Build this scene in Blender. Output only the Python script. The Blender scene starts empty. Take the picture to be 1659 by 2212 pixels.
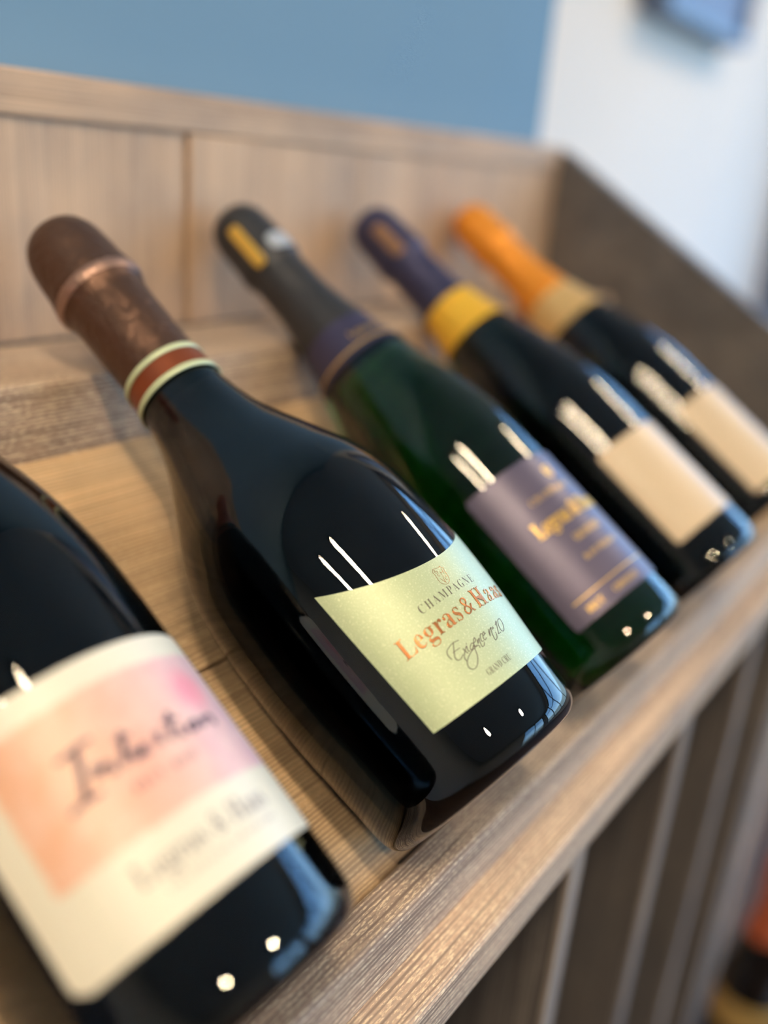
import bpy, bmesh, math, random
from mathutils import Vector, Matrix, Euler
C = bpy.context.scene.collection
SC = bpy.context.scene
random.seed(4)
# ------------------------------------------------------------------ camera
R_ = Vector((0.59536982, -0.79986407, 0.07584358))
U_ = Vector((0.24378829, 0.26979092, 0.93154717))
F_ = Vector((0.76557302, 0.53612529, -0.35562287))
cam = bpy.data.cameras.new('camera')
cam.sensor_fit = 'VERTICAL'; cam.sensor_height = 36.0; cam.sensor_width = 27.0
cam.lens = 1949.2 / 2212 * 36.0
cam.clip_start = 0.01
cam.dof.use_dof = True
cam.dof.focus_distance = 0.339
cam.dof.aperture_fstop = 2.25
co = bpy.data.objects.new('camera', cam); C.objects.link(co)
M = Matrix((R_, U_, -F_)).transposed().to_4x4()
M.translation = Vector((-0.26031, -0.15700, 0.26467))
co.matrix_world = M
SC.camera = co
# ------------------------------------------------------------------ sky outside the window
w = bpy.data.worlds.new('sky'); SC.world = w; w.use_nodes = True
nt = w.node_tree; nt.nodes.clear()
wo = nt.nodes.new('ShaderNodeOutputWorld'); bg = nt.nodes.new('ShaderNodeBackground')
tc = nt.nodes.new('ShaderNodeTexCoord'); sx = nt.nodes.new('ShaderNodeSeparateXYZ'); cr = nt.nodes.new('ShaderNodeValToRGB')
mr = nt.nodes.new('ShaderNodeMapRange'); mr.inputs['From Min'].default_value = -0.3; mr.inputs['From Max'].default_value = 1.0
nt.links.new(tc.outputs['Generated'], sx.inputs[0]); nt.links.new(sx.outputs['Z'], mr.inputs['Value']); nt.links.new(mr.outputs[0], cr.inputs[0])
cr.color_ramp.elements[0].position = 0.0; cr.color_ramp.elements[0].color = (0.10, 0.16, 0.20, 1)
cr.color_ramp.elements[1].position = 1.0; cr.color_ramp.elements[1].color = (0.05, 0.20, 0.62, 1)
e = cr.color_ramp.elements.new(0.22); e.color = (0.16, 0.24, 0.28, 1)
e = cr.color_ramp.elements.new(0.25); e.color = (0.38, 0.68, 1.0, 1)
e = cr.color_ramp.elements.new(0.45); e.color = (0.18, 0.42, 0.80, 1)
nt.links.new(cr.outputs[0], bg.inputs['Color']); bg.inputs['Strength'].default_value = 5.6
nt.links.new(bg.outputs[0], wo.inputs['Surface'])
# ------------------------------------------------------------------ exposure
SC.view_settings.view_transform = 'Standard'; SC.view_settings.look = 'None'
SC.view_settings.gamma = 1.0; SC.view_settings.use_curve_mapping = False
SC.view_settings.exposure = 0.42
LAMP = 300.0      # ceiling lamps, strength of the glowing discs
LAMPS = [(-1.30, -0.50), (-0.68, -0.56), (1.95, -0.50)]      # long lamps over the rack
SPOTS = [(-0.9, -1.7), (0.7, -1.7)]
CEIL = 1.75; FLOOR = -0.85
SC.cycles.max_bounces = 10; SC.cycles.transmission_bounces = 8; SC.cycles.glossy_bounces = 5
SC.cycles.diffuse_bounces = 4; SC.cycles.sample_clamp_indirect = 6.0
SC.cycles.caustics_reflective = False; SC.cycles.caustics_refractive = True
# ------------------------------------------------------------------ materials
def mat(name, col=(0.5, 0.5, 0.5), rough=0.5, metal=0.0, **kw):
    m = bpy.data.materials.new(name); m.use_nodes = True
    p = m.node_tree.nodes['Principled BSDF']
    p.inputs['Base Color'].default_value = (*col, 1); p.inputs['Roughness'].default_value = rough
    p.inputs['Metallic'].default_value = metal
    for k, v in kw.items(): p.inputs[k.replace('_', ' ')].default_value = v
    return m
def N(m, t, **kw):
    n = m.node_tree.nodes.new(t)
    for k, v in kw.items(): setattr(n, k, v)
    return n
def L(m, a, b): m.node_tree.links.new(a, b)
def P(m): return m.node_tree.nodes['Principled BSDF']
def noise(m, vec, scale, detail=4, rough=0.55, dist=0.0):
    n = N(m, 'ShaderNodeTexNoise'); n.inputs['Scale'].default_value = scale; n.inputs['Detail'].default_value = detail
    n.inputs['Roughness'].default_value = rough; n.inputs['Distortion'].default_value = dist
    if vec: L(m, vec, n.inputs['Vector'])
    return n.outputs['Fac']
def ramp(m, fac, stops):
    r = N(m, 'ShaderNodeValToRGB'); L(m, fac, r.inputs[0])
    el = r.color_ramp.elements
    el[0].position, el[0].color = stops[0][0], (*stops[0][1], 1)
    el[1].position, el[1].color = stops[-1][0], (*stops[-1][1], 1)
    for p_, c in stops[1:-1]:
        e = el.new(p_); e.color = (*c, 1)
    return r.outputs[0]
def mix(m, fac, a, b, mode='MIX'):
    n = N(m, 'ShaderNodeMix', data_type='RGBA', blend_type=mode)
    if hasattr(fac, 'links'): L(m, fac, n.inputs[0])
    else: n.inputs[0].default_value = fac
    for s, v in ((6, a), (7, b)):
        if isinstance(v, tuple): n.inputs[s].default_value = (*v, 1)
        else: L(m, v, n.inputs[s])
    return n.outputs[2]
def math_(m, op, a, b=0.0):
    n = N(m, 'ShaderNodeMath', operation=op)
    for i, v in enumerate((a, b)):
        if isinstance(v, (int, float)): n.inputs[i].default_value = v
        else: L(m, v, n.inputs[i])
    return n.outputs[0]
def bump(m, h, strength, dist):
    b = N(m, 'ShaderNodeBump'); b.inputs['Strength'].default_value = strength; b.inputs['Distance'].default_value = dist
    L(m, h, b.inputs['Height']); L(m, b.outputs[0], P(m).inputs['Normal'])
def wood(name, dark, mid, light, fibre, fib_amt=0.5, rough=0.62, ring=1.0):
    """brushed weathered softwood, grain along local X"""
    m = mat(name, rough=rough)
    t = N(m, 'ShaderNodeTexCoord'); oi = N(m, 'ShaderNodeObjectInfo')
    off = N(m, 'ShaderNodeVectorMath', operation='SCALE'); off.inputs['Scale'].default_value = 7.3
    cx_ = N(m, 'ShaderNodeCombineXYZ')
    for i in range(3): L(m, oi.outputs['Random'], cx_.inputs[i])
    L(m, cx_.outputs[0], off.inputs[0])
    ad = N(m, 'ShaderNodeVectorMath', operation='ADD'); L(m, t.outputs['Object'], ad.inputs[0]); L(m, off.outputs[0], ad.inputs[1])
    def mp(s):
        q = N(m, 'ShaderNodeMapping'); q.inputs['Scale'].default_value = s; L(m, ad.outputs[0], q.inputs['Vector']); return q.outputs[0]
    broad = noise(m, mp((1.6, 22, 22)), 1.0, 3, 0.6, 0.6)
    sp_ = N(m, 'ShaderNodeSeparateXYZ'); L(m, ad.outputs[0], sp_.inputs[0])
    lin = math_(m, 'ADD', math_(m, 'MULTIPLY', sp_.outputs[1], 3300.0), math_(m, 'MULTIPLY', sp_.outputs[2], 2500.0))
    wob = math_(m, 'MULTIPLY', noise(m, mp((5, 60, 60)), 1.0, 3, 0.6), 26.0)
    wav = math_(m, 'MULTIPLY', math_(m, 'ADD', math_(m, 'SINE', math_(m, 'ADD', lin, wob)), 1.0), 0.5)
    rings = math_(m, 'ADD', math_(m, 'MULTIPLY', wav, 0.26), math_(m, 'MULTIPLY', noise(m, mp((3.0, 260, 260)), 1.0, 3, 0.6, 0.3), 0.74))
    fib = noise(m, mp((330, 1300, 1300)), 1.0, 2, 0.6)
    blot = noise(m, mp((9, 16, 16)), 1.0, 3, 0.6)
    a = ramp(m, broad, [(0.3, dark), (0.5, mid), (0.72, light)])
    g = ramp(m, rings, [(0.38, (0.62, 0.60, 0.60)), (0.5, (0.95, 0.95, 0.95)), (0.66, (1.18, 1.14, 1.08))])
    c = mix(m, ring, a, g, 'MULTIPLY')
    bl = ramp(m, blot, [(0.35, (0.80, 0.80, 0.82)), (0.65, (1.14, 1.08, 1.0))])
    c = mix(m, 1.0, c, bl, 'MULTIPLY')
    fm = math_(m, 'MULTIPLY', ramp(m, fib, [(0.50, (0, 0, 0)), (0.60, (1, 1, 1))]), ramp(m, rings, [(0.40, (0, 0, 0)), (0.56, (1, 1, 1))]))
    fm = math_(m, 'MULTIPLY', fm, fib_amt)
    c = mix(m, fm, c, fibre)
    L(m, c, P(m).inputs['Base Color'])
    h = math_(m, 'ADD', math_(m, 'MULTIPLY', rings, 0.7), math_(m, 'MULTIPLY', fib, 0.5))
    bump(m, h, 0.6, 0.0006)
    P(m).inputs['Specular IOR Level'].default_value = 0.35
    return m
W_RACK = wood('brushed_greyed_pine', (0.40, 0.30, 0.235), (0.54, 0.42, 0.335), (0.66, 0.53, 0.43), (0.92, 0.76, 0.54), 0.85)
W_BACK = wood('brushed_pale_pine', (0.52, 0.37, 0.255), (0.60, 0.43, 0.30), (0.68, 0.50, 0.355), (0.74, 0.56, 0.40), 0.3, ring=0.5)
W_SHELF = wood('warm_honey_brown_pine', (0.42, 0.29, 0.165), (0.58, 0.405, 0.24), (0.70, 0.51, 0.31), (0.80, 0.60, 0.36), 0.4, ring=0.7)
W_SIDE = wood('brushed_shaded_pine', (0.125, 0.12, 0.125), (0.165, 0.16, 0.165), (0.205, 0.197, 0.20), (0.24, 0.22, 0.21), 0.4)  # rack pine with the shade of side panel and cabinet inside in its colour
W_EDGE = wood('brushed_lit_edge_pine', (0.24, 0.21, 0.19), (0.31, 0.27, 0.245), (0.38, 0.335, 0.30), (0.45, 0.40, 0.35), 0.4)  # divider pine made paler for the light on its front edges
W_DIV = wood('brushed_shaded_divider_pine', (0.11, 0.10, 0.10), (0.15, 0.14, 0.135), (0.19, 0.175, 0.17), (0.26, 0.23, 0.21), 0.4)  # divider pine made darker, shade of the compartments put into the colour
W_FLOOR = wood('brown_floorboards', (0.07, 0.04, 0.025), (0.12, 0.07, 0.04), (0.18, 0.11, 0.065), (0.2, 0.13, 0.08), 0.2, 0.7)

def glass(name, tint, dens, body=(0.9, 0.9, 0.9)):
    m = mat(name, body, 0.0, IOR=1.58, Transmission_Weight=1.0)
    va = N(m, 'ShaderNodeVolumeAbsorption'); va.inputs['Color'].default_value = (*tint, 1); va.inputs['Density'].default_value = dens
    L(m, va.outputs[0], m.node_tree.nodes['Material Output'].inputs['Volume'])
    t = N(m, 'ShaderNodeTexCoord')
    return m
G_BROWN = glass('near_black_brown_glass', (0.62, 0.42, 0.0), 430)
G_GREEN = glass('dark_green_glass', (0.22, 0.64, 0.26), 98)
G_OLIVE = glass('deep_olive_green_glass', (0.25, 0.50, 0.25), 170)

def foil(name, col, rough=0.38, metal=0.85, wr=0.5):
    m = mat(name, col, rough, metal)
    t = N(m, 'ShaderNodeTexCoord')
    bump(m, noise(m, t.outputs['Object'], 140, 3, 0.6, 0.8), wr, 0.0012)
    return m
F_BROWN = foil('brown_bronze_foil', (0.125, 0.065, 0.042), 0.40, 0.65, 1.0)
F_BLACK = foil('black_foil', (0.05, 0.05, 0.055), 0.45, 0.5)
F_NAVY = foil('navy_foil', (0.05, 0.05, 0.11), 0.45, 0.5)
F_INDIGO = foil('indigo_foil_skirt', (0.065, 0.06, 0.12), 0.45, 0.5, 0.2)
F_ORANGE = foil('orange_foil', (0.90, 0.33, 0.03), 0.42, 0.35)
F_YELLOW = foil('yellow_gold_foil_band', (0.95, 0.55, 0.05), 0.42, 0.3, 0.15)
F_CREAM = foil('cream_gold_foil_band', (0.78, 0.52, 0.22), 0.42, 0.4, 0.15)
F_GOLD = foil('gold_print_foil', (0.85, 0.52, 0.10), 0.35, 0.6, 0.1)
F_SILVER = foil('silver_foil', (0.60, 0.64, 0.70), 0.4, 0.5, 0.8)
COPPER = mat('copper_print_foil', (0.66, 0.26, 0.10), 0.26, 0.85)
COPPER_BAND = mat('copper_red_band', (0.30, 0.075, 0.028), 0.35, 0.5)
GOLD_INK = mat('gold_print', (0.80, 0.50, 0.13), 0.35, 0.5)
INK = mat('grey_brown_ink', (0.14, 0.115, 0.085), 0.4, 0.3)
INK_SOFT = mat('plum_grey_ink', (0.13, 0.085, 0.11), 0.6)
INK_PALE = mat('pale_grey_ink', (0.27, 0.24, 0.24), 0.6)
PALE_GREEN = mat('pale_green_paper_ring', (0.62, 0.68, 0.42), 0.4, 0.1)
def paper(name, col, rough, metal, spark=0.0, coat=0.0):
    m = mat(name, col, rough, metal)
    t = N(m, 'ShaderNodeTexCoord')
    f = noise(m, t.outputs['Object'], 1500, 2, 0.7)
    if spark:
        c = mix(m, ramp(m, f, [(0.56, (0, 0, 0)), (0.74, (spark,) * 3)]), col, (1.0, 0.98, 0.72))
        L(m, c, P(m).inputs['Base Color'])
    bump(m, noise(m, t.outputs['Object'], 900, 3, 0.7), 0.22 if spark else 0.1, 0.00025)
    P(m).inputs['Coat Weight'].default_value = coat; P(m).inputs['Coat Roughness'].default_value = 0.25
    return m
L_PEARL = paper('pearly_yellow_green_label_paper', (0.46, 0.54, 0.30), 0.55, 0.40, 0.5, 1.0)
P(L_PEARL).inputs['Coat Roughness'].default_value = 0.48
P(L_PEARL).inputs['Coat IOR'].default_value = 1.7
L_PLUM = paper('plum_grey_metallic_label_paper', (0.125, 0.105, 0.16), 0.45, 0.4, 0.0, 0.15)
L_CREAM = paper('cream_label_paper', (0.72, 0.55, 0.36), 0.5, 0.0, 0.0, 0.25)
# white label with a watercolour block, laid out in label coordinates (UV in mm)
L_PINK = mat('white_label_paper_with_pink_wash', rough=0.5)
def pink():
    m = L_PINK; t = N(m, 'ShaderNodeUVMap'); s = N(m, 'ShaderNodeSeparateXYZ'); L(m, t.outputs[0], s.inputs[0])
    u, v = s.outputs[0], s.outputs[1]
    n1 = noise(m, t.outputs[0], 0.12, 4)
    wob = math_(m, 'MULTIPLY', math_(m, 'SUBTRACT', noise(m, t.outputs[0], 0.35, 5), 0.5), 3.0)
    def edge(x, lo, hi, sgn):
        r = N(m, 'ShaderNodeMapRange'); L(m, math_(m, 'ADD', x, wob), r.inputs[0]); r.inputs[1].default_value = lo; r.inputs[2].default_value = hi
        if sgn < 0: r.inputs[3].default_value = 1; r.inputs[4].default_value = 0
        return r.outputs[0]
    k = math_(m, 'MULTIPLY', math_(m, 'MULTIPLY', edge(v, 50.3, 51.5, 1), edge(v, 91.5, 92.8, -1)), math_(m, 'MULTIPLY', edge(u, -41, -39.5, 1), edge(u, 39, 40.5, -1)))
    def mapr(x, a, b, c=0.0, d=1.0):
        r = N(m, 'ShaderNodeMapRange'); L(m, x, r.inputs[0])
        for i, q in enumerate((a, b, c, d)): r.inputs[i + 1].default_value = q
        return r.outputs[0]
    hue = ramp(m, mapr(u, -42, 36), [(0.0, (0.80, 0.42, 0.25)), (0.35, (0.84, 0.45, 0.32)), (0.65, (0.80, 0.45, 0.41)), (1.0, (0.72, 0.46, 0.52))])
    pale = ramp(m, n1, [(0.35, (0, 0, 0)), (0.65, (0.3, 0.3, 0.3))])
    pk = mix(m, pale, hue, (0.93, 0.72, 0.62))
    # deeper pink blot at the upper right of the wash
    d = N(m, 'ShaderNodeVectorMath', operation='DISTANCE'); L(m, t.outputs[0], d.inputs[0]); d.inputs[1].default_value = (23, 80, 0)
    blot = mapr(math_(m, 'ADD', d.outputs['Value'], wob), 4, 9, 0.75, 0.0)
    pk = mix(m, blot, pk, (0.86, 0.26, 0.34))
    d2 = N(m, 'ShaderNodeVectorMath', operation='DISTANCE'); L(m, t.outputs[0], d2.inputs[0]); d2.inputs[1].default_value = (-8, 56, 0)
    pk = mix(m, mapr(math_(m, 'ADD', d2.outputs['Value'], wob), 5, 15, 0.45, 0.0), pk, (0.90, 0.42, 0.32))
    c = mix(m, k, (0.80, 0.74, 0.60), pk)
    L(m, c, P(m).inputs['Base Color'])
    P(m).inputs['Coat Weight'].default_value = 0.3; P(m).inputs['Coat Roughness'].default_value = 0.3
pink()
def wallmat(name, col, sc=60):
    m = mat(name, col, 0.75); t = N(m, 'ShaderNodeTexCoord')
    bump(m, noise(m, t.outputs['Object'], sc, 4), 0.15, 0.002)
    c = mix(m, ramp(m, noise(m, t.outputs['Object'], 1.5, 3), [(0.3, (0, 0, 0)), (0.7, (1, 1, 1))]), tuple(x * 0.97 for x in col), tuple(min(1, x * 1.03) for x in col))
    L(m, c, P(m).inputs['Base Color'])
    return m
M_BLUE = wallmat('matt_blue_wall_paint', (0.18, 0.315, 0.44))
M_WHITE = wallmat('matt_white_wall_paint', (0.93, 0.80, 0.69))
M_ROOM = wallmat('matt_grey_room_paint', (0.55, 0.54, 0.52))
M_CEIL = wallmat('ceiling_paint', (0.70, 0.77, 0.86))
M_FRAME = mat('dark_window_frame', (0.02, 0.022, 0.025), 0.4)
M_BLUEGREY = mat('blue_grey_frame_paint', (0.13, 0.17, 0.26), 0.4)
M_PIC = mat('steel_blue_canvas', (0.22, 0.28, 0.42), 0.6)
M_CARD = mat('pale_grey_card', (0.55, 0.56, 0.60), 0.7)
M_EMIT = mat('lamp_glow', (1, 1, 1)); P(M_EMIT).inputs['Emission Color'].default_value = (1.0, 0.80, 0.55, 1); P(M_EMIT).inputs['Emission Strength'].default_value = LAMP
M_TUBE = M_EMIT.copy(); M_TUBE.name = 'long_lamp_glow'; P(M_TUBE).inputs['Emission Strength'].default_value = LAMP * 0.33
M_PANE = bpy.data.materials.new('window_glass'); M_PANE.use_nodes = True
def pane():
    m = M_PANE; n = m.node_tree; n.nodes.clear(); o = n.nodes.new('ShaderNodeOutputMaterial')
    tr = n.nodes.new('ShaderNodeBsdfTransparent'); gl = n.nodes.new('ShaderNodeBsdfGlossy'); gl.inputs['Roughness'].default_value = 0.02
    mx = n.nodes.new('ShaderNodeMixShader'); mx.inputs[0].default_value = 0.06
    n.links.new(tr.outputs[0], mx.inputs[1]); n.links.new(gl.outputs[0], mx.inputs[2]); n.links.new(mx.outputs[0], o.inputs[0])
pane()

# ------------------------------------------------------------------ object helpers
def link(name, me, m, parent=None, smooth=False):
    o = bpy.data.objects.new(name, me); C.objects.link(o)
    if m: me.materials.append(m)
    if smooth:
        for p in me.polygons: p.use_smooth = True
    if parent: o.parent = parent
    return o
def bm_obj(name, bm, m, parent=None, smooth=False):
    me = bpy.data.meshes.new(name); bmesh.ops.recalc_face_normals(bm, faces=bm.faces); bm.to_mesh(me); bm.free()
    return link(name, me, m, parent, smooth)
def thing(name, label, cat, loc=(0, 0, 0), rot=(0, 0, 0), group=None):
    o = bpy.data.objects.new(name, None); C.objects.link(o); o.location = loc; o.rotation_euler = rot
    o.empty_display_size = 0.02
    tag(o, label, cat, group); return o
def tag(o, label, cat, group=None):
    o['label'] = label; o['category'] = cat
    if group: o['group'] = group
def board(name, lo, hi, m, parent=None, axis='x', bev=0.0015, rot=None):
    """box between two corners; mesh built with its grain (local X) along the given world axis"""
    lo, hi = Vector(lo), Vector(hi); c = (lo + hi) / 2; s = hi - lo
    perm = {'x': (0, 1, 2), 'z': (2, 0, 1), 'y': (1, 2, 0)}[axis]
    dims = [s[i] for i in perm]
    bm = bmesh.new(); bmesh.ops.create_cube(bm, size=1.0); bmesh.ops.scale(bm, vec=dims, verts=bm.verts)
    if bev: bmesh.ops.bevel(bm, geom=bm.edges[:], offset=min(bev, min(dims) * 0.45), segments=2, profile=0.5, affect='EDGES')
    o = bm_obj(name, bm, m, parent)
    cols = [Vector((0, 0, 0)) for _ in range(3)]
    for i, p in enumerate(perm): cols[i][p] = 1.0
    mt = Matrix(cols).transposed().to_4x4()
    if rot is not None: mt = rot.to_4x4() @ mt; c = rot @ c
    mt.translation = c; o.matrix_local = mt
    return o
def prism(name, pts, x0, x1, m, parent=None):
    """polygon in (y,z) pushed along X"""
    bm = bmesh.new()
    a = [bm.verts.new((x0, y, z)) for y, z in pts]; b = [bm.verts.new((x1, y, z)) for y, z in pts]
    n = len(pts); bm.faces.new(a); bm.faces.new(b[::-1])
    for i in range(n): bm.faces.new((a[i], a[(i + 1) % n], b[(i + 1) % n], b[i]))
    return bm_obj(name, bm, m, parent)
def interp(prof, v):
    if v <= prof[0][0]: return prof[0][1]
    for (a, ra), (b, rb) in zip(prof, prof[1:]):
        if v <= b: return ra + (rb - ra) * (v - a) / max(1e-9, b - a)
    return prof[-1][1]
def smoothprof(pts, n=6):
    """Catmull-Rom through the profile points"""
    out = []
    P_ = [pts[0]] + list(pts) + [pts[-1]]
    for i in range(1, len(P_) - 2):
        p0, p1, p2, p3 = (Vector(q) for q in P_[i - 1:i + 3])
        for k in range(n):
            t = k / n
            q = 0.5 * ((2 * p1) + (p2 - p0) * t + (2 * p0 - 5 * p1 + 4 * p2 - p3) * t * t + (3 * p1 - p0 - 3 * p2 + p3) * t ** 3)
            out.append((q[0], max(q[1], 0.0)))
    out.append(tuple(pts[-1]))
    return out
def lathe(name, prof, m, parent, seg=112, jit=0.0, closed=True, sd=1):
    """prof: list of (v, r); closed -> solid with end caps"""
    bm = bmesh.new(); rings = []; rnd = random.Random(sd)
    for v, r in prof:
        if r < 1e-5: rings.append([bm.verts.new((0, 0, v))]); continue
        rings.append([bm.verts.new(((r + jit * rnd.uniform(-1, 1)) * math.sin(2 * math.pi * i / seg), -(r + jit * rnd.uniform(-1, 1)) * math.cos(2 * math.pi * i / seg), v)) for i in range(seg)])
    for a, b in zip(rings, rings[1:]):
        for i in range(seg):
            j = (i + 1) % seg
            if len(a) == 1 and len(b) == 1: continue
            if len(a) == 1: bm.faces.new((a[0], b[i], b[j]))
            elif len(b) == 1: bm.faces.new((a[i], a[j], b[0]))
            else: bm.faces.new((a[i], a[j], b[j], b[i]))
    if closed:
        for r in (rings[0], rings[-1]):
            if len(r) > 1: bm.faces.new(r)
    return bm_obj(name, bm, m, parent, True)
def patch(name, prof, m, parent, u0, u1, v0, v1, rc=0.0, off=0.00014, nu=60, nv=30, edge=None, skew=(0, 0, 0, 0), arc=None):
    """sheet glued round the bottle; u = arc length at the widest radius, v = height; corner radius rc"""
    R0 = max(r for v, r in prof if v < 0.15) if v0 < 0.15 else interp(prof, (v0 + v1) / 2)
    bm = bmesh.new(); uvl = bm.loops.layers.uv.new('label_mm')
    def pt(u, v, o):
        r = interp(prof, v) + o; a = u / R0
        return bm.verts.new((r * math.sin(a), -r * math.cos(a), v))
    rows = []; info = {}
    for side, o in ((0, off), (1, 0.00004)):
        rr = []
        for j in range(nv + 1):
            v = v0 + (v1 - v0) * j / nv
            d = 0.0
            for e in (v - v0, v1 - v):
                if rc and e < rc: d = rc - math.sqrt(max(0, rc * rc - (rc - e) ** 2))
            row = []
            for i in range(nu + 1):
                f, g = i / nu, j / nv
                u = (u0 + d) + (u1 - u0 - 2 * d) * f + skew[0] * g * (1 - f)
                q = pt(u, v + skew[1] * g * (1 - f) + skew[2] * g * f + skew[3] * f * (1 - g) + (0 if arc is None else (arc[1] + (arc[2] - arc[1]) * g) * (u - arc[0]) ** 2), o); info[q] = (u * 1000, v * 1000); row.append(q)
            rr.append(row)
        rows.append(rr)
    A, B = rows
    for j in range(nv):
        for i in range(nu):
            bm.faces.new((A[j][i], A[j][i + 1], A[j + 1][i + 1], A[j + 1][i]))
            bm.faces.new((B[j][i], B[j + 1][i], B[j + 1][i + 1], B[j][i + 1]))
        bm.faces.new((A[j][0], A[j + 1][0], B[j + 1][0], B[j][0])); bm.faces.new((A[j][nu], B[j][nu], B[j + 1][nu], A[j + 1][nu]))
    for i in range(nu):
        bm.faces.new((A[0][i], B[0][i], B[0][i + 1], A[0][i + 1])); bm.faces.new((A[nv][i], A[nv][i + 1], B[nv][i + 1], B[nv][i]))
    for f in bm.faces:
        f.smooth = True
        for l in f.loops: l[uvl].uv = info[l.vert]
    bm.normal_update()
    for e in bm.edges:
        if e.calc_length() and len(e.link_faces) == 2 and e.calc_face_angle(0) > 1.0: e.smooth = False
    me = bpy.data.meshes.new(name); bm.to_mesh(me); bm.free()
    o = link(name, me, m, parent); o['R0'] = R0
    return o
def wrap(me, prof, R0, off):
    for v in me.vertices:
        u, h, t = v.co
        r = interp(prof, h) + off + t; a = u / R0
        v.co = (r * math.sin(a), -r * math.cos(a), h)
def serif(s):
    o = ''
    for c in s:
        if 'A' <= c <= 'Z': o += chr(0x1D400 + ord(c) - 65)
        elif 'a' <= c <= 'z': o += chr(0x1D41A + ord(c) - 97)
        else: o += c
    return o
def text(name, s, m, parent, prof, R0, u0, u1, base, cap, relief=0.0, thin=0.0, off=0.00018, space=1.0, arch=0.0):
    """print or foil lettering wrapped on a bottle: from arc u0 to u1, baseline at v=base, capital height cap"""
    def mk(body):
        cu = bpy.data.curves.new('lettering', 'FONT'); cu.body = body; cu.size = 1.0; cu.offset = -thin; cu.space_character = space
        if relief: cu.extrude = 0.02; cu.bevel_depth = 0.022; cu.bevel_resolution = 2; cu.offset = -thin - 0.012
        cu.resolution_u = 6
        t = bpy.data.objects.new('lettering', cu); C.objects.link(t)
        dg = bpy.context.evaluated_depsgraph_get(); dg.update()
        me = bpy.data.meshes.new_from_object(t.evaluated_get(dg)); bpy.data.objects.remove(t)
        return me
    ref = mk(serif('H')); ch = max(v.co.y for v in ref.vertices)
    me = mk(s); xs = [v.co.x for v in me.vertices]; a, b = min(xs), max(xs)
    for v in me.vertices:
        x = (v.co.x - a) / (b - a)
        v.co = (u0 + (u1 - u0) * x, base + v.co.y / ch * cap + arch * (1 - (2 * x - 1) ** 2), v.co.z * relief)
    bm = bmesh.new(); bm.from_mesh(me); bmesh.ops.remove_doubles(bm, verts=bm.verts, dist=1e-7)
    bm.to_mesh(me); bm.free()
    wrap(me, prof, R0, off)
    me.materials.clear()
    return link(name, me, m, parent)
def pen(name, strokes, m, parent, prof, R0, wid, off=0.00018, close=()):
    """handwriting: smooth ribbons through stroke points given in mm (u, v)"""
    bm = bmesh.new()
    for s in strokes:
        pts = [Vector((a / 1000, b / 1000)) for a, b in s]
        q = [pts[0]] + pts + [pts[-1]]; line = []
        for i in range(1, len(q) - 2):
            p0, p1, p2, p3 = q[i - 1:i + 3]
            n = 7 if len(pts) > 2 else 3
            for k in range(n):
                t = k / n
                line.append(0.5 * ((2 * p1) + (p2 - p0) * t + (2 * p0 - 5 * p1 + 4 * p2 - p3) * t * t + (3 * p1 - p0 - 3 * p2 + p3) * t ** 3))
        line.append(pts[-1]); prev = None
        for i, p in enumerate(line):
            d = (line[min(i + 1, len(line) - 1)] - line[max(i - 1, 0)])
            if d.length < 1e-9: continue
            d.normalize(); nrm = Vector((-d.y, d.x))
            w_ = wid * (0.75 + 0.45 * abs(d.y)) * (0.55 if i in (0, len(line) - 1) else 1)
            cur = [bm.verts.new((p.x + nrm.x * w_ * k, p.y + nrm.y * w_ * k, z)) for k, z in ((-1, 0), (1, 0), (0.7, 0.00003), (-0.7, 0.00003))]
            if prev:
                for k in range(4): bm.faces.new((prev[k], prev[(k + 1) % 4], cur[(k + 1) % 4], cur[k]))
            prev = cur
    bmesh.ops.recalc_face_normals(bm, faces=bm.faces)
    me = bpy.data.meshes.new(name); bm.to_mesh(me); bm.free()
    wrap(me, prof, R0, off)
    return link(name, me, m, parent)

# ------------------------------------------------------------------ the room
def struct(o): o['kind'] = 'structure'; return o
XL, XR, YF, YB = -2.8, 2.75, -3.4, 0.60
def sbox(name, lo, hi, m): return struct(board(name, lo, hi, m, None, 'x', 0))
sbox('floor', (XL - .1, YF - .1, FLOOR - .1), (XR + .1, YB + .1, FLOOR), W_FLOOR)
sbox('ceiling', (XL - .1, YF - .1, CEIL), (XR + .1, YB + .1, CEIL + .1), M_CEIL)
sbox('wall_back', (0.45, YB, FLOOR), (XR + .1, YB + .1, CEIL), M_WHITE)
sbox('wall_blue', (XL, 0.302, FLOOR), (0.611, YB + .1, CEIL), M_BLUE)
sbox('wall_left', (XL - .1, YF, FLOOR), (XL, YB, CEIL), M_ROOM)
FX0, FX1 = 0.7, 2.55
sbox('wall_front', (XL, YF - .1, FLOOR), (FX0, YF, CEIL), M_ROOM)
sbox('wall_front.001', (FX1, YF - .1, FLOOR), (XR, YF, CEIL), M_ROOM)
sbox('wall_front.002', (FX0, YF - .1, FLOOR), (FX1, YF, -0.45), M_ROOM)
sbox('wall_front.003', (FX0, YF - .1, 1.45), (FX1, YF, CEIL), M_ROOM)
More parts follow.
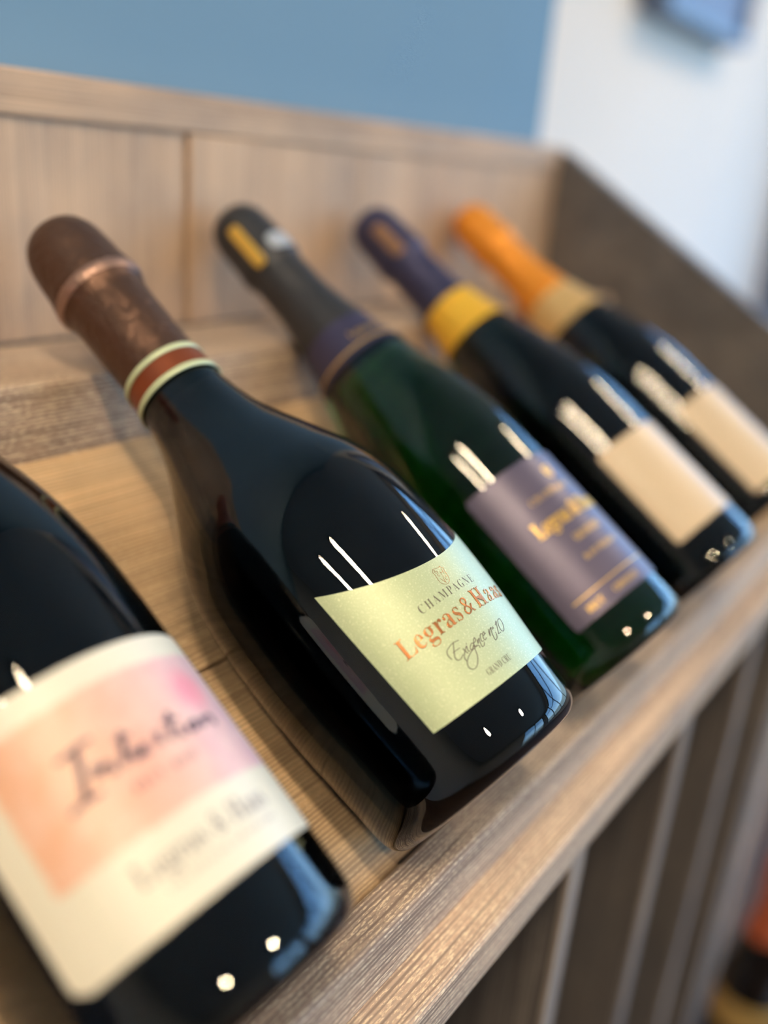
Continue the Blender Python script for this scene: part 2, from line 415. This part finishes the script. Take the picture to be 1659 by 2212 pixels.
# right wall with the shop window
WY0, WY1, WZ0, WZ1 = -3.2, 0.40, -0.45, 1.45
sbox('wall_right', (XR, YF, FLOOR), (XR + .1, WY0, CEIL), M_ROOM)
sbox('wall_right.001', (XR, WY1, FLOOR), (XR + .1, YB, CEIL), M_BLUEGREY)
sbox('wall_right.002', (XR, WY0, FLOOR), (XR + .1, WY1, WZ0), M_ROOM)
sbox('wall_right.003', (XR, WY0, WZ1), (XR + .1, WY1, CEIL), M_ROOM)
win = thing('window_1', 'wide shop window in the right wall', 'window'); del win['label']; del win['category']; win['kind'] = 'structure'
for y in (WY0, -2.3, -1.42, -0.60, 0.02, WY1 - 0.05): board('mullion', (XR + .02, y, WZ0), (XR + .08, y + .05, WZ1), M_FRAME, win, 'z', 0.002)
for z in (WZ0, 0.95, WZ1 - 0.05): board('transom', (XR + .025, WY0, z), (XR + .075, WY1, z + .05), M_FRAME, win, 'y', 0.002)
board('pane', (XR + .045, WY0, WZ0), (XR + .051, WY1, WZ1), M_PANE, win, 'y', 0)
pl = bpy.data.lights.new('window_daylight', 'AREA'); pl.shape = 'RECTANGLE'; pl.size = WY1 - WY0; pl.size_y = WZ1 - WZ0
pl.cycles.is_portal = True
po = bpy.data.objects.new('window_daylight', pl); C.objects.link(po); po.location = (XR + .12, (WY0 + WY1) / 2, (WZ0 + WZ1) / 2)
po.rotation_euler = Euler((0, math.radians(90), 0)); pl.size, pl.size_y = WZ1 - WZ0, WY1 - WY0
fill_win = thing('added_fill_window', 'unseen window added behind the camera for blue daylight fill', 'window'); del fill_win['label']; del fill_win['category']; fill_win['kind'] = 'structure'  # unseen, added so that blue daylight fills the front-facing wood
for x in (FX0, 1.6, FX1 - 0.05): board('mullion', (x, YF - .08, WZ0), (x + .05, YF - .02, WZ1), M_FRAME, fill_win, 'z', 0.002)
for z in (WZ0, 0.95, WZ1 - 0.05): board('transom', (FX0, YF - .075, z), (FX1, YF - .025, z + .05), M_FRAME, fill_win, 'x', 0.002)
board('pane', (FX0, YF - .051, WZ0), (FX1, YF - .045, WZ1), M_PANE, fill_win, 'x', 0)
p2 = bpy.data.lights.new('window_daylight', 'AREA'); p2.shape = 'RECTANGLE'; p2.size, p2.size_y = FX1 - FX0, WZ1 - WZ0; p2.cycles.is_portal = True
q2 = bpy.data.objects.new('window_daylight', p2); C.objects.link(q2); q2.location = ((FX0 + FX1) / 2, YF - .12, (WZ0 + WZ1) / 2); q2.rotation_euler = Euler((math.radians(90), 0, 0))
# round spotlights and long lamps in the ceiling
def disc_lamp(x, y, where):
    t = thing('ceiling_lamp', 'round warm ceiling spotlight mirrored as a small bright spot, the %s of two' % where, 'ceiling lamp', (x, y, CEIL - 0.03), (0, 0, 0), 'warm spotlights in the ceiling')
    lathe('lamp_ring', [(0.03, 0.0), (0.03, 0.082), (0.0, 0.086), (-0.004, 0.080), (0.002, 0.068), (0.010, 0.064), (0.010, 0.0)], M_FRAME, t, 32)
    lathe('lamp_glow', [(0.009, 0.0), (0.009, 0.062), (0.004, 0.062), (0.004, 0.0)], M_EMIT, t, 32)
for i, (x, y) in enumerate(SPOTS): disc_lamp(x, y, ('left one', 'right one')[i])
for (x, y), wh in zip(LAMPS, ('leftmost', 'middle', 'rightmost')):
    t = thing('ceiling_lamp', 'long ceiling lamp mirrored as the %s of three streaks above green label' % wh, 'ceiling lamp', (x, y, CEIL - 0.03), (0, 0, 0), 'long lamps in the ceiling')
    board('lamp_housing', (-0.06, -0.25, 0.0), (0.06, 0.25, 0.03), M_FRAME, t, 'y', 0.003)
    board('lamp_glow', (-0.045, -0.23, -0.004), (0.045, 0.23, -0.0002), M_TUBE, t, 'y', 0.001)
# picture high on the white wall
pic = thing('wall_picture', 'dark blue-grey framed box high on the white wall, cut by the top edge', 'picture', (1.75, YB - 0.03, 0.78))
board('canvas', (-0.24, -0.012, -0.19), (0.205, 0.028, 0.45), M_PIC, pic, 'x', 0.002)
for lo, hi, a in (((-0.26, -0.03, -0.215), (0.225, 0.03, -0.19), 'x'), ((-0.26, -0.03, 0.45), (0.225, 0.03, 0.475), 'x'), ((-0.265, -0.03, -0.19), (-0.24, 0.03, 0.45), 'z'), ((0.205, -0.03, -0.19), (0.225, 0.03, 0.45), 'z')):
    board('frame_rail', lo, hi, M_BLUEGREY, pic, a, 0.002)

# ------------------------------------------------------------------ the display rack
TH = math.radians(33.59); ct, st = math.cos(TH), math.sin(TH)
AX = Vector((0, ct, st)); NN = Vector((0, -st, ct))
RX0, RX1 = -0.40, 0.612
rack = thing('display_rack', 'brushed wooden wine display rack with tilted shelf, slanted side and slatted front', 'rack')
RM = Matrix.Rotation(TH, 3, 'X')
for v0, v1 in ((-0.0057, 0.1088), (0.1098, 0.2334)):
    board('shelf_board', (RX0, v0, -0.016), (RX1, v1, 0.0), W_SHELF, rack, 'x', 0.0006, RM)
board('front_lip', (RX0, -0.0225, -0.0237), (RX1, -0.0048, 0.0040), W_RACK, rack, 'x', 0.0022)
board('front_rail', (RX0, -0.0404, -0.0486), (RX1, -0.0045, -0.0238), W_RACK, rack, 'x', 0.0022)
prism('back_ledge', [(0.1946, 0.1155), (0.1946, 0.1292), (0.2000, 0.1600), (0.2010, 0.1620), (0.2032, 0.1627), (0.2765, 0.1627), (0.2765, 0.1155)], RX0, RX1, W_RACK, rack)
# back: top rail, stile and panels
board('top_rail', (RX0, 0.2765, 0.2745), (RX1 + .018, 0.3000, 0.2965), W_BACK, rack, 'x', 0.002)
board('back_stile', (0.1310, 0.2768, 0.1640), (0.1980, 0.2990, 0.2743), W_BACK, rack, 'z', 0.001)
xs = [RX0, -0.135, -0.002, 0.1310]
for a, b in zip(xs, xs[1:]): board('back_panel', (a + .0003, 0.2790, 0.1640), (b - (.0030 if b == 0.1310 else .0003), 0.2985, 0.2755), W_BACK, rack, 'z', 0.0006)
xs = [0.1980, 0.300, 0.415, 0.520, RX1]
for a, b in zip(xs, xs[1:]): board('back_panel', (a + .0003, 0.2785, 0.1640), (b - .0003, 0.2985, 0.2755), W_BACK, rack, 'z', 0.0006)
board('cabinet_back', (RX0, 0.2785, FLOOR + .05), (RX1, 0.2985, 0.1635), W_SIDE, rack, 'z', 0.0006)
# slanted ends
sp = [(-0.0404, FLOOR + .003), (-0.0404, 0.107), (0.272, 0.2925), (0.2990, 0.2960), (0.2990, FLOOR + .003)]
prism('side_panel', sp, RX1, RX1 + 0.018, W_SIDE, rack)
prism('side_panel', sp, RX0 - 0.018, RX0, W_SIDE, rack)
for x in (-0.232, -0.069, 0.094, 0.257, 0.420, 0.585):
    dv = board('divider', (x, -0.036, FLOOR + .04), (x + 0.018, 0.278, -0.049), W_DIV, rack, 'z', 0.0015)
    es = board('lit_edge', (x - 0.0003, -0.0395, FLOOR + .04), (x + 0.0183, -0.0362, -0.049), W_EDGE, None, 'z', 0.0008)  # added strip, stands in for the lit front edge of the divider
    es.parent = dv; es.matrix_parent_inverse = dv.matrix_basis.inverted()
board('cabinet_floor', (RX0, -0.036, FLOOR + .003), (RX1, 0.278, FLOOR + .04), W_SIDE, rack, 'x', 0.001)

# ------------------------------------------------------------------ bottles
EXIGENCE=[[(-18.5,45.7),(-19.7,45.9),(-21.2,46.1),(-23.2,45.8),(-24.9,45.2),(-25.7,44.2),(-25.8,43.0),(-25.5,41.7)],[(-20.8,46.3),(-21.8,45.1),(-22.7,43.8),(-23.3,42.9),(-24.1,41.6),(-23.9,40.4),(-22.6,40.0),(-20.6,40.8)],[(-23.7,43.3),(-22.6,43.4),(-20.0,43.3)],[(-19.3,42.5),(-19.1,41.3),(-18.7,40.0)],[(-17.4,42.5),(-18.7,41.6),(-20.1,40.6),(-21.1,39.4),(-21.1,38.2)],[(-16.7,43.3),(-17.1,42.8)],[(-17.3,42.4),(-17.9,41.2),(-17.9,40.4),(-17.3,40.4)],[(-14.2,41.7),(-14.9,42.1),(-16.3,41.3),(-16.8,40.3),(-15.8,40.4),(-14.6,41.2)],[(-14.2,41.7),(-15.1,39.8),(-16.0,37.5),(-17.4,35.8),(-18.8,34.7),(-20.3,34.4),(-21.4,34.8),(-22.0,35.9),(-21.6,37.3),(-20.3,38.5),(-18.1,39.5),(-15.5,40.1),(-13.1,40.1),(-12.6,39.7),(-13.0,39.0)],[(-13.8,41.7),(-12.7,41.9),(-12.2,42.6),(-12.4,43.1),(-13.4,42.4),(-14.3,41.2),(-14.1,40.3),(-13.2,40.5)],[(-11.7,42.1),(-12.6,40.4)],[(-12.3,40.7),(-11.4,41.6),(-10.6,42.0),(-11.0,41.3),(-11.5,40.1),(-11.6,38.8),(-10.5,38.9),(-9.6,39.8)],[(-8.2,42.5),(-8.5,42.9),(-9.5,42.4),(-10.2,41.2),(-10.3,40.4),(-9.3,40.3)],[(-8.4,41.8),(-7.3,41.9),(-6.7,42.6),(-7.0,42.9),(-7.9,42.3),(-8.8,41.0),(-8.5,40.2),(-7.4,40.6)],[(-7.4,42.0),(-6.1,42.1)],[(-3.8,42.8),(-4.8,41.3),(-5.3,40.1)],[(-5.1,40.4),(-3.6,42.0),(-2.2,42.7),(-2.8,41.8),(-3.7,40.1),(-4.1,38.0),(-2.3,38.6),(-1.4,40.4)],[(-1.0,41.9),(-1.8,41.8),(-1.8,42.3),(-1.0,42.4),(-1.0,41.9)],[(0.9,42.4),(3.1,43.6),(1.7,42.0),(-0.5,39.1)],[(-0.9,39.2),(1.6,39.2)],[(5.7,43.7),(4.3,43.4),(2.9,41.9),(2.2,40.0),(3.1,39.0),(4.7,39.8),(6.1,41.9),(6.1,43.4),(5.7,43.7)]]
CREST=[[(-8.0,73.4),(-6.4,73.0),(-4.9,72.9),(-4.3,73.2),(-4.0,72.5),(-3.2,71.9),(-3.7,70.3),(-3.9,68.4),(-4.7,66.7),(-6.7,65.9),(-8.8,67.1),(-9.2,68.7),(-8.9,71.3),(-9.1,72.2),(-8.0,73.4)],[(-5.9,71.4),(-6.0,69.8)],[(-4.3,72.1),(-4.8,69.8)],[(-5.9,70.8),(-4.6,70.6)],[(-8.0,69.0),(-7.5,67.9),(-6.9,66.8)],[(-6.0,69.5),(-6.6,68.1),(-6.8,66.3)],[(-7.2,70.9),(-7.9,70.7),(-7.7,70.0),(-7.2,70.0)],[(-4.8,69.1),(-5.0,68.7),(-5.0,68.3)],[(-5.7,68.5),(-5.8,67.5),(-5.2,67.3)],[(-8.2,73.0),(-7.6,72.8),(-8.2,72.0),(-7.1,72.1),(-7.2,71.4),(-8.3,71.5)]]
INTUITION=[[(-24.0,78.5),(-20.2,78.8),(-17.0,79.2),(-13.7,79.2)],[(-18.6,79.0),(-19.8,73.9),(-21.6,69.0),(-22.9,66.0)],[(-27.5,65.2),(-25.0,65.9),(-21.7,66.0),(-18.3,65.6)],[(-16.4,72.8),(-17.6,68.7)],[(-17.3,69.3),(-16.0,70.7),(-14.4,71.3),(-13.4,70.2),(-13.2,67.7)],[(-6.6,76.8),(-8.5,72.4),(-10.4,68.1)],[(-9.3,75.3),(-4.7,74.8)],[(-6.1,71.3),(-7.0,68.9),(-5.5,68.2),(-2.8,70.8)],[(-2.8,70.8),(-3.7,68.4),(-2.7,67.9)],[(2.0,72.0),(0.9,69.2),(2.0,68.6)],[(8.7,75.8),(6.5,71.7),(4.5,67.8)],[(4.9,73.5),(10.7,72.9)],[(9.5,70.5),(8.5,67.9),(9.9,67.8)],[(14.8,70.1),(12.6,69.3),(12.6,67.7),(15.0,68.2),(15.6,69.8),(14.8,70.1)],[(18.8,70.4),(17.6,67.2)],[(17.9,67.8),(20.3,69.6),(22.9,70.2),(23.9,69.1),(23.7,66.8)]]
def bottle(name, label, x, v0, Rn, prof, gm, yaw=0.0):
    t = thing(name, label, 'bottle', Vector((x, 0, 0)) + NN * Rn + AX * v0, (-(math.pi / 2 - TH), 0, 0), None)
    if yaw: t.rotation_euler = (Matrix.Rotation(yaw, 3, NN) @ Euler(t.rotation_euler).to_matrix()).to_euler()
    g = lathe('glass_body', [(0.004, 0.0)] + prof, gm, t)
    return t, g
# wide belly, slim neck
P2 = smoothprof([(0.0, 0.0375), (0.0012, 0.0425), (0.005, 0.0462), (0.012, 0.0478), (0.03, 0.0493), (0.05, 0.0512), (0.067, 0.0523), (0.083, 0.0528), (0.10, 0.0527), (0.117, 0.0517), (0.130, 0.0495), (0.142, 0.0458), (0.153, 0.0408), (0.165, 0.0350), (0.178, 0.0288), (0.190, 0.0243), (0.203, 0.0211), (0.215, 0.0194), (0.228, 0.0182), (0.25, 0.0172), (0.268, 0.0165), (0.300, 0.0150), (0.302, 0.0)], 5)
B2, g2 = bottle('champagne_bottle', 'dark wide-bellied champagne bottle in sharp focus with pale yellow-green label and brown foil', 0.0092, 0.0, 0.0529, P2, G_BROWN)
R0 = 0.0525
cap = lathe('foil_capsule', smoothprof([(0.214, 0.0199), (0.228, 0.0188), (0.248, 0.0190), (0.266, 0.0193), (0.272, 0.0196), (0.277, 0.0212), (0.283, 0.0216), (0.289, 0.0207), (0.300, 0.0200), (0.309, 0.0190), (0.316, 0.0165), (0.3205, 0.0125), (0.3232, 0.007), (0.3238, 0.0)], 6), F_BROWN, B2, 96, 0.00012, False)
wr = lathe('cap_seam', [(0.2755, 0.0212), (0.2775, 0.0221), (0.2800, 0.0223), (0.2815, 0.0216)], foil('pale_bronze_foil', (0.36, 0.22, 0.17), 0.42, 0.7), cap, 96, 0.0002, False)
nb = lathe('neck_band', [(0.2125, 0.0206), (0.2255, 0.0197)], COPPER_BAND, B2, 96, 0, False)
for a, r in ((0.2118, 0.0213), (0.2238, 0.0205)):
    lathe('paper_ring', [(a, r - .0006), (a, r), (a + .0032, r - .0004), (a + .0032, r - .001)], PALE_GREEN, nb, 96, 0, False)
lb = patch('label', P2, L_PEARL, B2, -0.0484, 0.0380, 0.0244, 0.0756, 0.0, skew=(-0.0027, 0, 0, 0), arc=(-0.0055, 0.96, 6.7))
text('lettering', serif('Legras'), COPPER, lb, P2, R0, -0.0392, -0.0103, 0.0508, 0.0078, 0.006, 0.020, space=1.05)
text('lettering', '&', COPPER, lb, P2, R0, -0.0083, -0.0028, 0.0508, 0.0072, 0.006, 0.024)
text('lettering', serif('Haas'), COPPER, lb, P2, R0, -0.0006, 0.0240, 0.0508, 0.0078, 0.006, 0.028, space=1.16)
text('lettering', serif('CHAMPAGNE'), INK, lb, P2, R0, -0.0240, 0.0078, 0.0606, 0.0034, 0, 0.011, space=1.35)
text('lettering', serif('GRAND CRU'), INK, lb, P2, R0, -0.0172, -0.0030, 0.0292, 0.0025, 0, 0.008, space=1.1)
pen('lettering', EXIGENCE, INK, lb, P2, R0, 0.00017)
pen('crest', [[(a, b - 1.2) for a, b in s_] for s_ in CREST], COPPER, lb, P2, R0, 0.00008)

PS = smoothprof([(0.0, 0.0345), (0.0012, 0.0395), (0.005, 0.0428), (0.012, 0.0441), (0.03, 0.0443), (0.10, 0.0443), (0.130, 0.0442), (0.147, 0.0432), (0.163, 0.0409), (0.180, 0.0372), (0.200, 0.0320), (0.215, 0.0278), (0.230, 0.0237), (0.245, 0.0205), (0.260, 0.0184), (0.275, 0.0168), (0.300, 0.0155), (0.320, 0.015), (0.322, 0.0)], 5)
def capsule(t, m, b0=0.262, jit=0.00014, sd=1):
    pf = [(b0, interp(PS, b0) + .0006), (max(b0 + .004, 0.268), 0.0178), (0.285, 0.0172), (0.296, 0.0170), (0.301, 0.0188), (0.307, 0.0193), (0.313, 0.0186), (0.325, 0.0182), (0.335, 0.0176), (0.342, 0.0152), (0.3465, 0.0105), (0.348, 0.0)]
    return lathe('foil_capsule', smoothprof(pf, 5), m, t, 96, jit, False, sd)
def band(t, m, a, b, off=0.0007, name='neck_band', n=10):
    return lathe(name, [(a + (b - a) * i / n, interp(PS, a + (b - a) * i / n) + off) for i in range(n + 1)], m, t, 96, 0, False)
# bottle 3: black capsule, indigo skirt, plum label
B3, _ = bottle('champagne_bottle', 'dark green champagne bottle with plum-grey label and gold lettering, black foil top', 0.1503, -0.0015, 0.0444, PS, G_GREEN)
cap = capsule(B3, F_BLACK, 0.236, sd=3)
cs = patch('silver_spot', [(0.29, 0.0190), (0.35, 0.0190)], F_SILVER, cap, -0.0110, 0.0050, 0.300, 0.312, 0.004, 0.0006, 10, 10)
patch('gold_strip', [(0.30, 0.0199), (0.35, 0.0188)], F_GOLD, cap, -0.0265, -0.0190, 0.297, 0.329, 0.001, 0.0004, 10, 10)
sk = band(B3, F_INDIGO, 0.213, 0.239, 0.0011)
text('lettering', serif('Legras ') + '&' + serif(' Haas'), GOLD_INK, sk, PS, 0.027, -0.020, 0.010, 0.2225, 0.005, 0, 0.01, off=0.0014)
lathe('gold_line', [(0.2165, interp(PS, .2165) + .0014), (0.2178, interp(PS, .2178) + .0014)], GOLD_INK, sk, 96, 0, False)
lb = patch('label', PS, L_PLUM, B3, -0.0510, 0.0300, 0.0240, 0.1075, 0.0008)
R3 = 0.0443
text('lettering', serif('Legras ') + '&' + serif(' Haas'), GOLD_INK, lb, PS, R3, -0.0345, 0.0150, 0.0690, 0.0085, 0.006, 0.0, off=0.0005)
text('lettering', serif('CHAMPAGNE'), GOLD_INK, lb, PS, R3, -0.0260, 0.0060, 0.0845, 0.0035, 0, 0.01, space=1.3)
text('lettering', serif('GRAND CRU'), GOLD_INK, lb, PS, R3, -0.0200, 0.0020, 0.0580, 0.0040, 0, 0.0, space=1.1)
text('lettering', serif('BLANC DE BLANCS'), GOLD_INK, lb, PS, R3, -0.0230, 0.0040, 0.0480, 0.0030, 0, 0.0, space=1.1)
pen('printed_rule', [[(-44, 35.2), (-30, 35.2), (-10, 35.2), (14, 35.2)]], GOLD_INK, lb, PS, R3, 0.00045)
text('lettering', serif('BRUT'), GOLD_INK, lb, PS, R3, -0.0400, -0.0300, 0.0275, 0.0034, 0, 0.0)
text('lettering', serif('CHOUILLY'), GOLD_INK, lb, PS, R3, -0.0230, -0.0040, 0.0275, 0.0030, 0, 0.0)
pen('crest', [[(-4, 99), (-1, 99), (1.5, 99), (1.2, 95), (-1.2, 92.5), (-3.8, 95), (-4, 99)], [(-2.8, 98), (-2.2, 94.5)], [(0.3, 98), (-0.4, 94.5)]], GOLD_INK, lb, PS, R3, 0.0005)
# bottle 4
B4, _ = bottle('champagne_bottle', 'dark green champagne bottle with blank cream label, navy foil and yellow neck band', 0.2861, -0.0015, 0.0444, PS, G_OLIVE)
cap = capsule(B4, F_NAVY, 0.250, sd=4)
patch('bronze_patch', [(0.30, 0.0199), (0.35, 0.0188)], foil('dull_bronze_foil', (0.26, 0.14, 0.08), 0.45, 0.5), cap, -0.0245, -0.0150, 0.299, 0.328, 0.001, 0.0004, 10, 10)
band(B4, F_YELLOW, 0.2215, 0.2530, 0.0012)
patch('label', PS, L_CREAM, B4, -0.0465, 0.0360, 0.0275, 0.0985, 0.0008)
# bottle 5
B5, _ = bottle('champagne_bottle', 'blue-black champagne bottle with blank cream label and bright orange foil', 0.4300, 0.0060, 0.0444, PS, G_BROWN)
cap = capsule(B5, F_ORANGE, 0.236, sd=5)
band(B5, F_CREAM, 0.2060, 0.2380, 0.0012)
patch('label', PS, L_CREAM, B5, -0.0440, 0.0360, 0.0150, 0.0965, 0.0008)
# bottle 1, nearest the camera
P1 = [(v, r * 0.0475 / 0.0443 if v < 0.2 else r * (1 + 0.072 * max(0, (0.25 - v) / 0.05))) for v, r in PS]
B1, _ = bottle('champagne_bottle', 'nearest dark champagne bottle, cut by the frame, white label with a pink wash', -0.1272, -0.001, 0.0476, P1, G_BROWN)
capsule(B1, foil('rose_copper_foil', (0.55, 0.22, 0.16), 0.38, 0.8), 0.215, sd=6)
lb = patch('label', P1, L_PINK, B1, -0.0500, 0.0450, 0.0285, 0.1005, 0.0045)
R1 = 0.0475
pen('lettering', INTUITION, INK_SOFT, lb, P1, R1, 0.00088)
text('lettering', serif('BRUT  ROSÉ'), INK_SOFT, lb, P1, R1, -0.0118, 0.0090, 0.0605, 0.0022, 0, 0.0, space=1.3)
text('lettering', serif('Legras ') + '&' + serif(' Haas'), INK_PALE, lb, P1, R1, -0.0235, 0.0215, 0.0398, 0.0060, 0, 0.0)
text('lettering', serif('CHAMPAGNE GRAND CRU'), INK_PALE, lb, P1, R1, -0.0180, 0.0200, 0.0355, 0.0016, 0, 0.0, space=1.3)

# ------------------------------------------------------------------ things on the floor beyond the rack
cr_ = thing('wooden_crate', 'tan wooden crate standing on the floor beyond the end of the rack', 'crate', (0.0, 0, 0))
for k in range(5):
    z = FLOOR + .003 + k * 0.108
    board('slat', (0.646, -0.020, z), (0.866, -0.006, z + 0.100), W_BACK, cr_, 'x', 0.001)
    board('slat', (0.646, 0.246, z), (0.866, 0.260, z + 0.100), W_BACK, cr_, 'x', 0.001)
    board('slat', (0.846, -0.004, z), (0.860, 0.244, z + 0.100), W_BACK, cr_, 'y', 0.001)
for x in (0.648, 0.826):
    for y in (-0.0055, 0.2255): board('corner_post', (x, y, FLOOR + .003), (x + 0.018, y + 0.020, FLOOR + 0.536), W_SIDE, cr_, 'z', 0.001)
board('base_board', (0.648, -0.0055, FLOOR + .003), (0.845, 0.245, FLOOR + .018), W_SIDE, cr_, 'x', 0.001)
fb = thing('standing_bottle', 'blurred dark bottle with orange-red foil and yellow label standing on the floor', 'bottle', (0.80, -0.072, FLOOR + 0.001))
lathe('glass_body', [(0.004, 0.0)] + PS, G_BROWN, fb, 48)
capsule(fb, foil('orange_red_foil', (0.50, 0.11, 0.04), 0.5, 0.2), 0.225, sd=8)
patch('label', PS, mat('ochre_yellow_label', (0.50, 0.33, 0.11), 0.5), fb, -0.12, 0.02, 0.085, 0.135, 0.0)
bx = thing('cardboard_box', 'small pale grey box on the floor beside the standing bottle, bottom right corner', 'box', (0.80, -0.19, FLOOR + .001))
board('carton', (-0.06, -0.06, 0.0), (0.06, 0.06, 0.12), M_CARD, bx, 'x', 0.002)
for s in (-1, 1): board('flap', (-0.06, min(0.002 * s, 0.06 * s), 0.1202), (0.06, max(0.002 * s, 0.06 * s), 0.1225), M_CARD, bx, 'x', 0.0008)
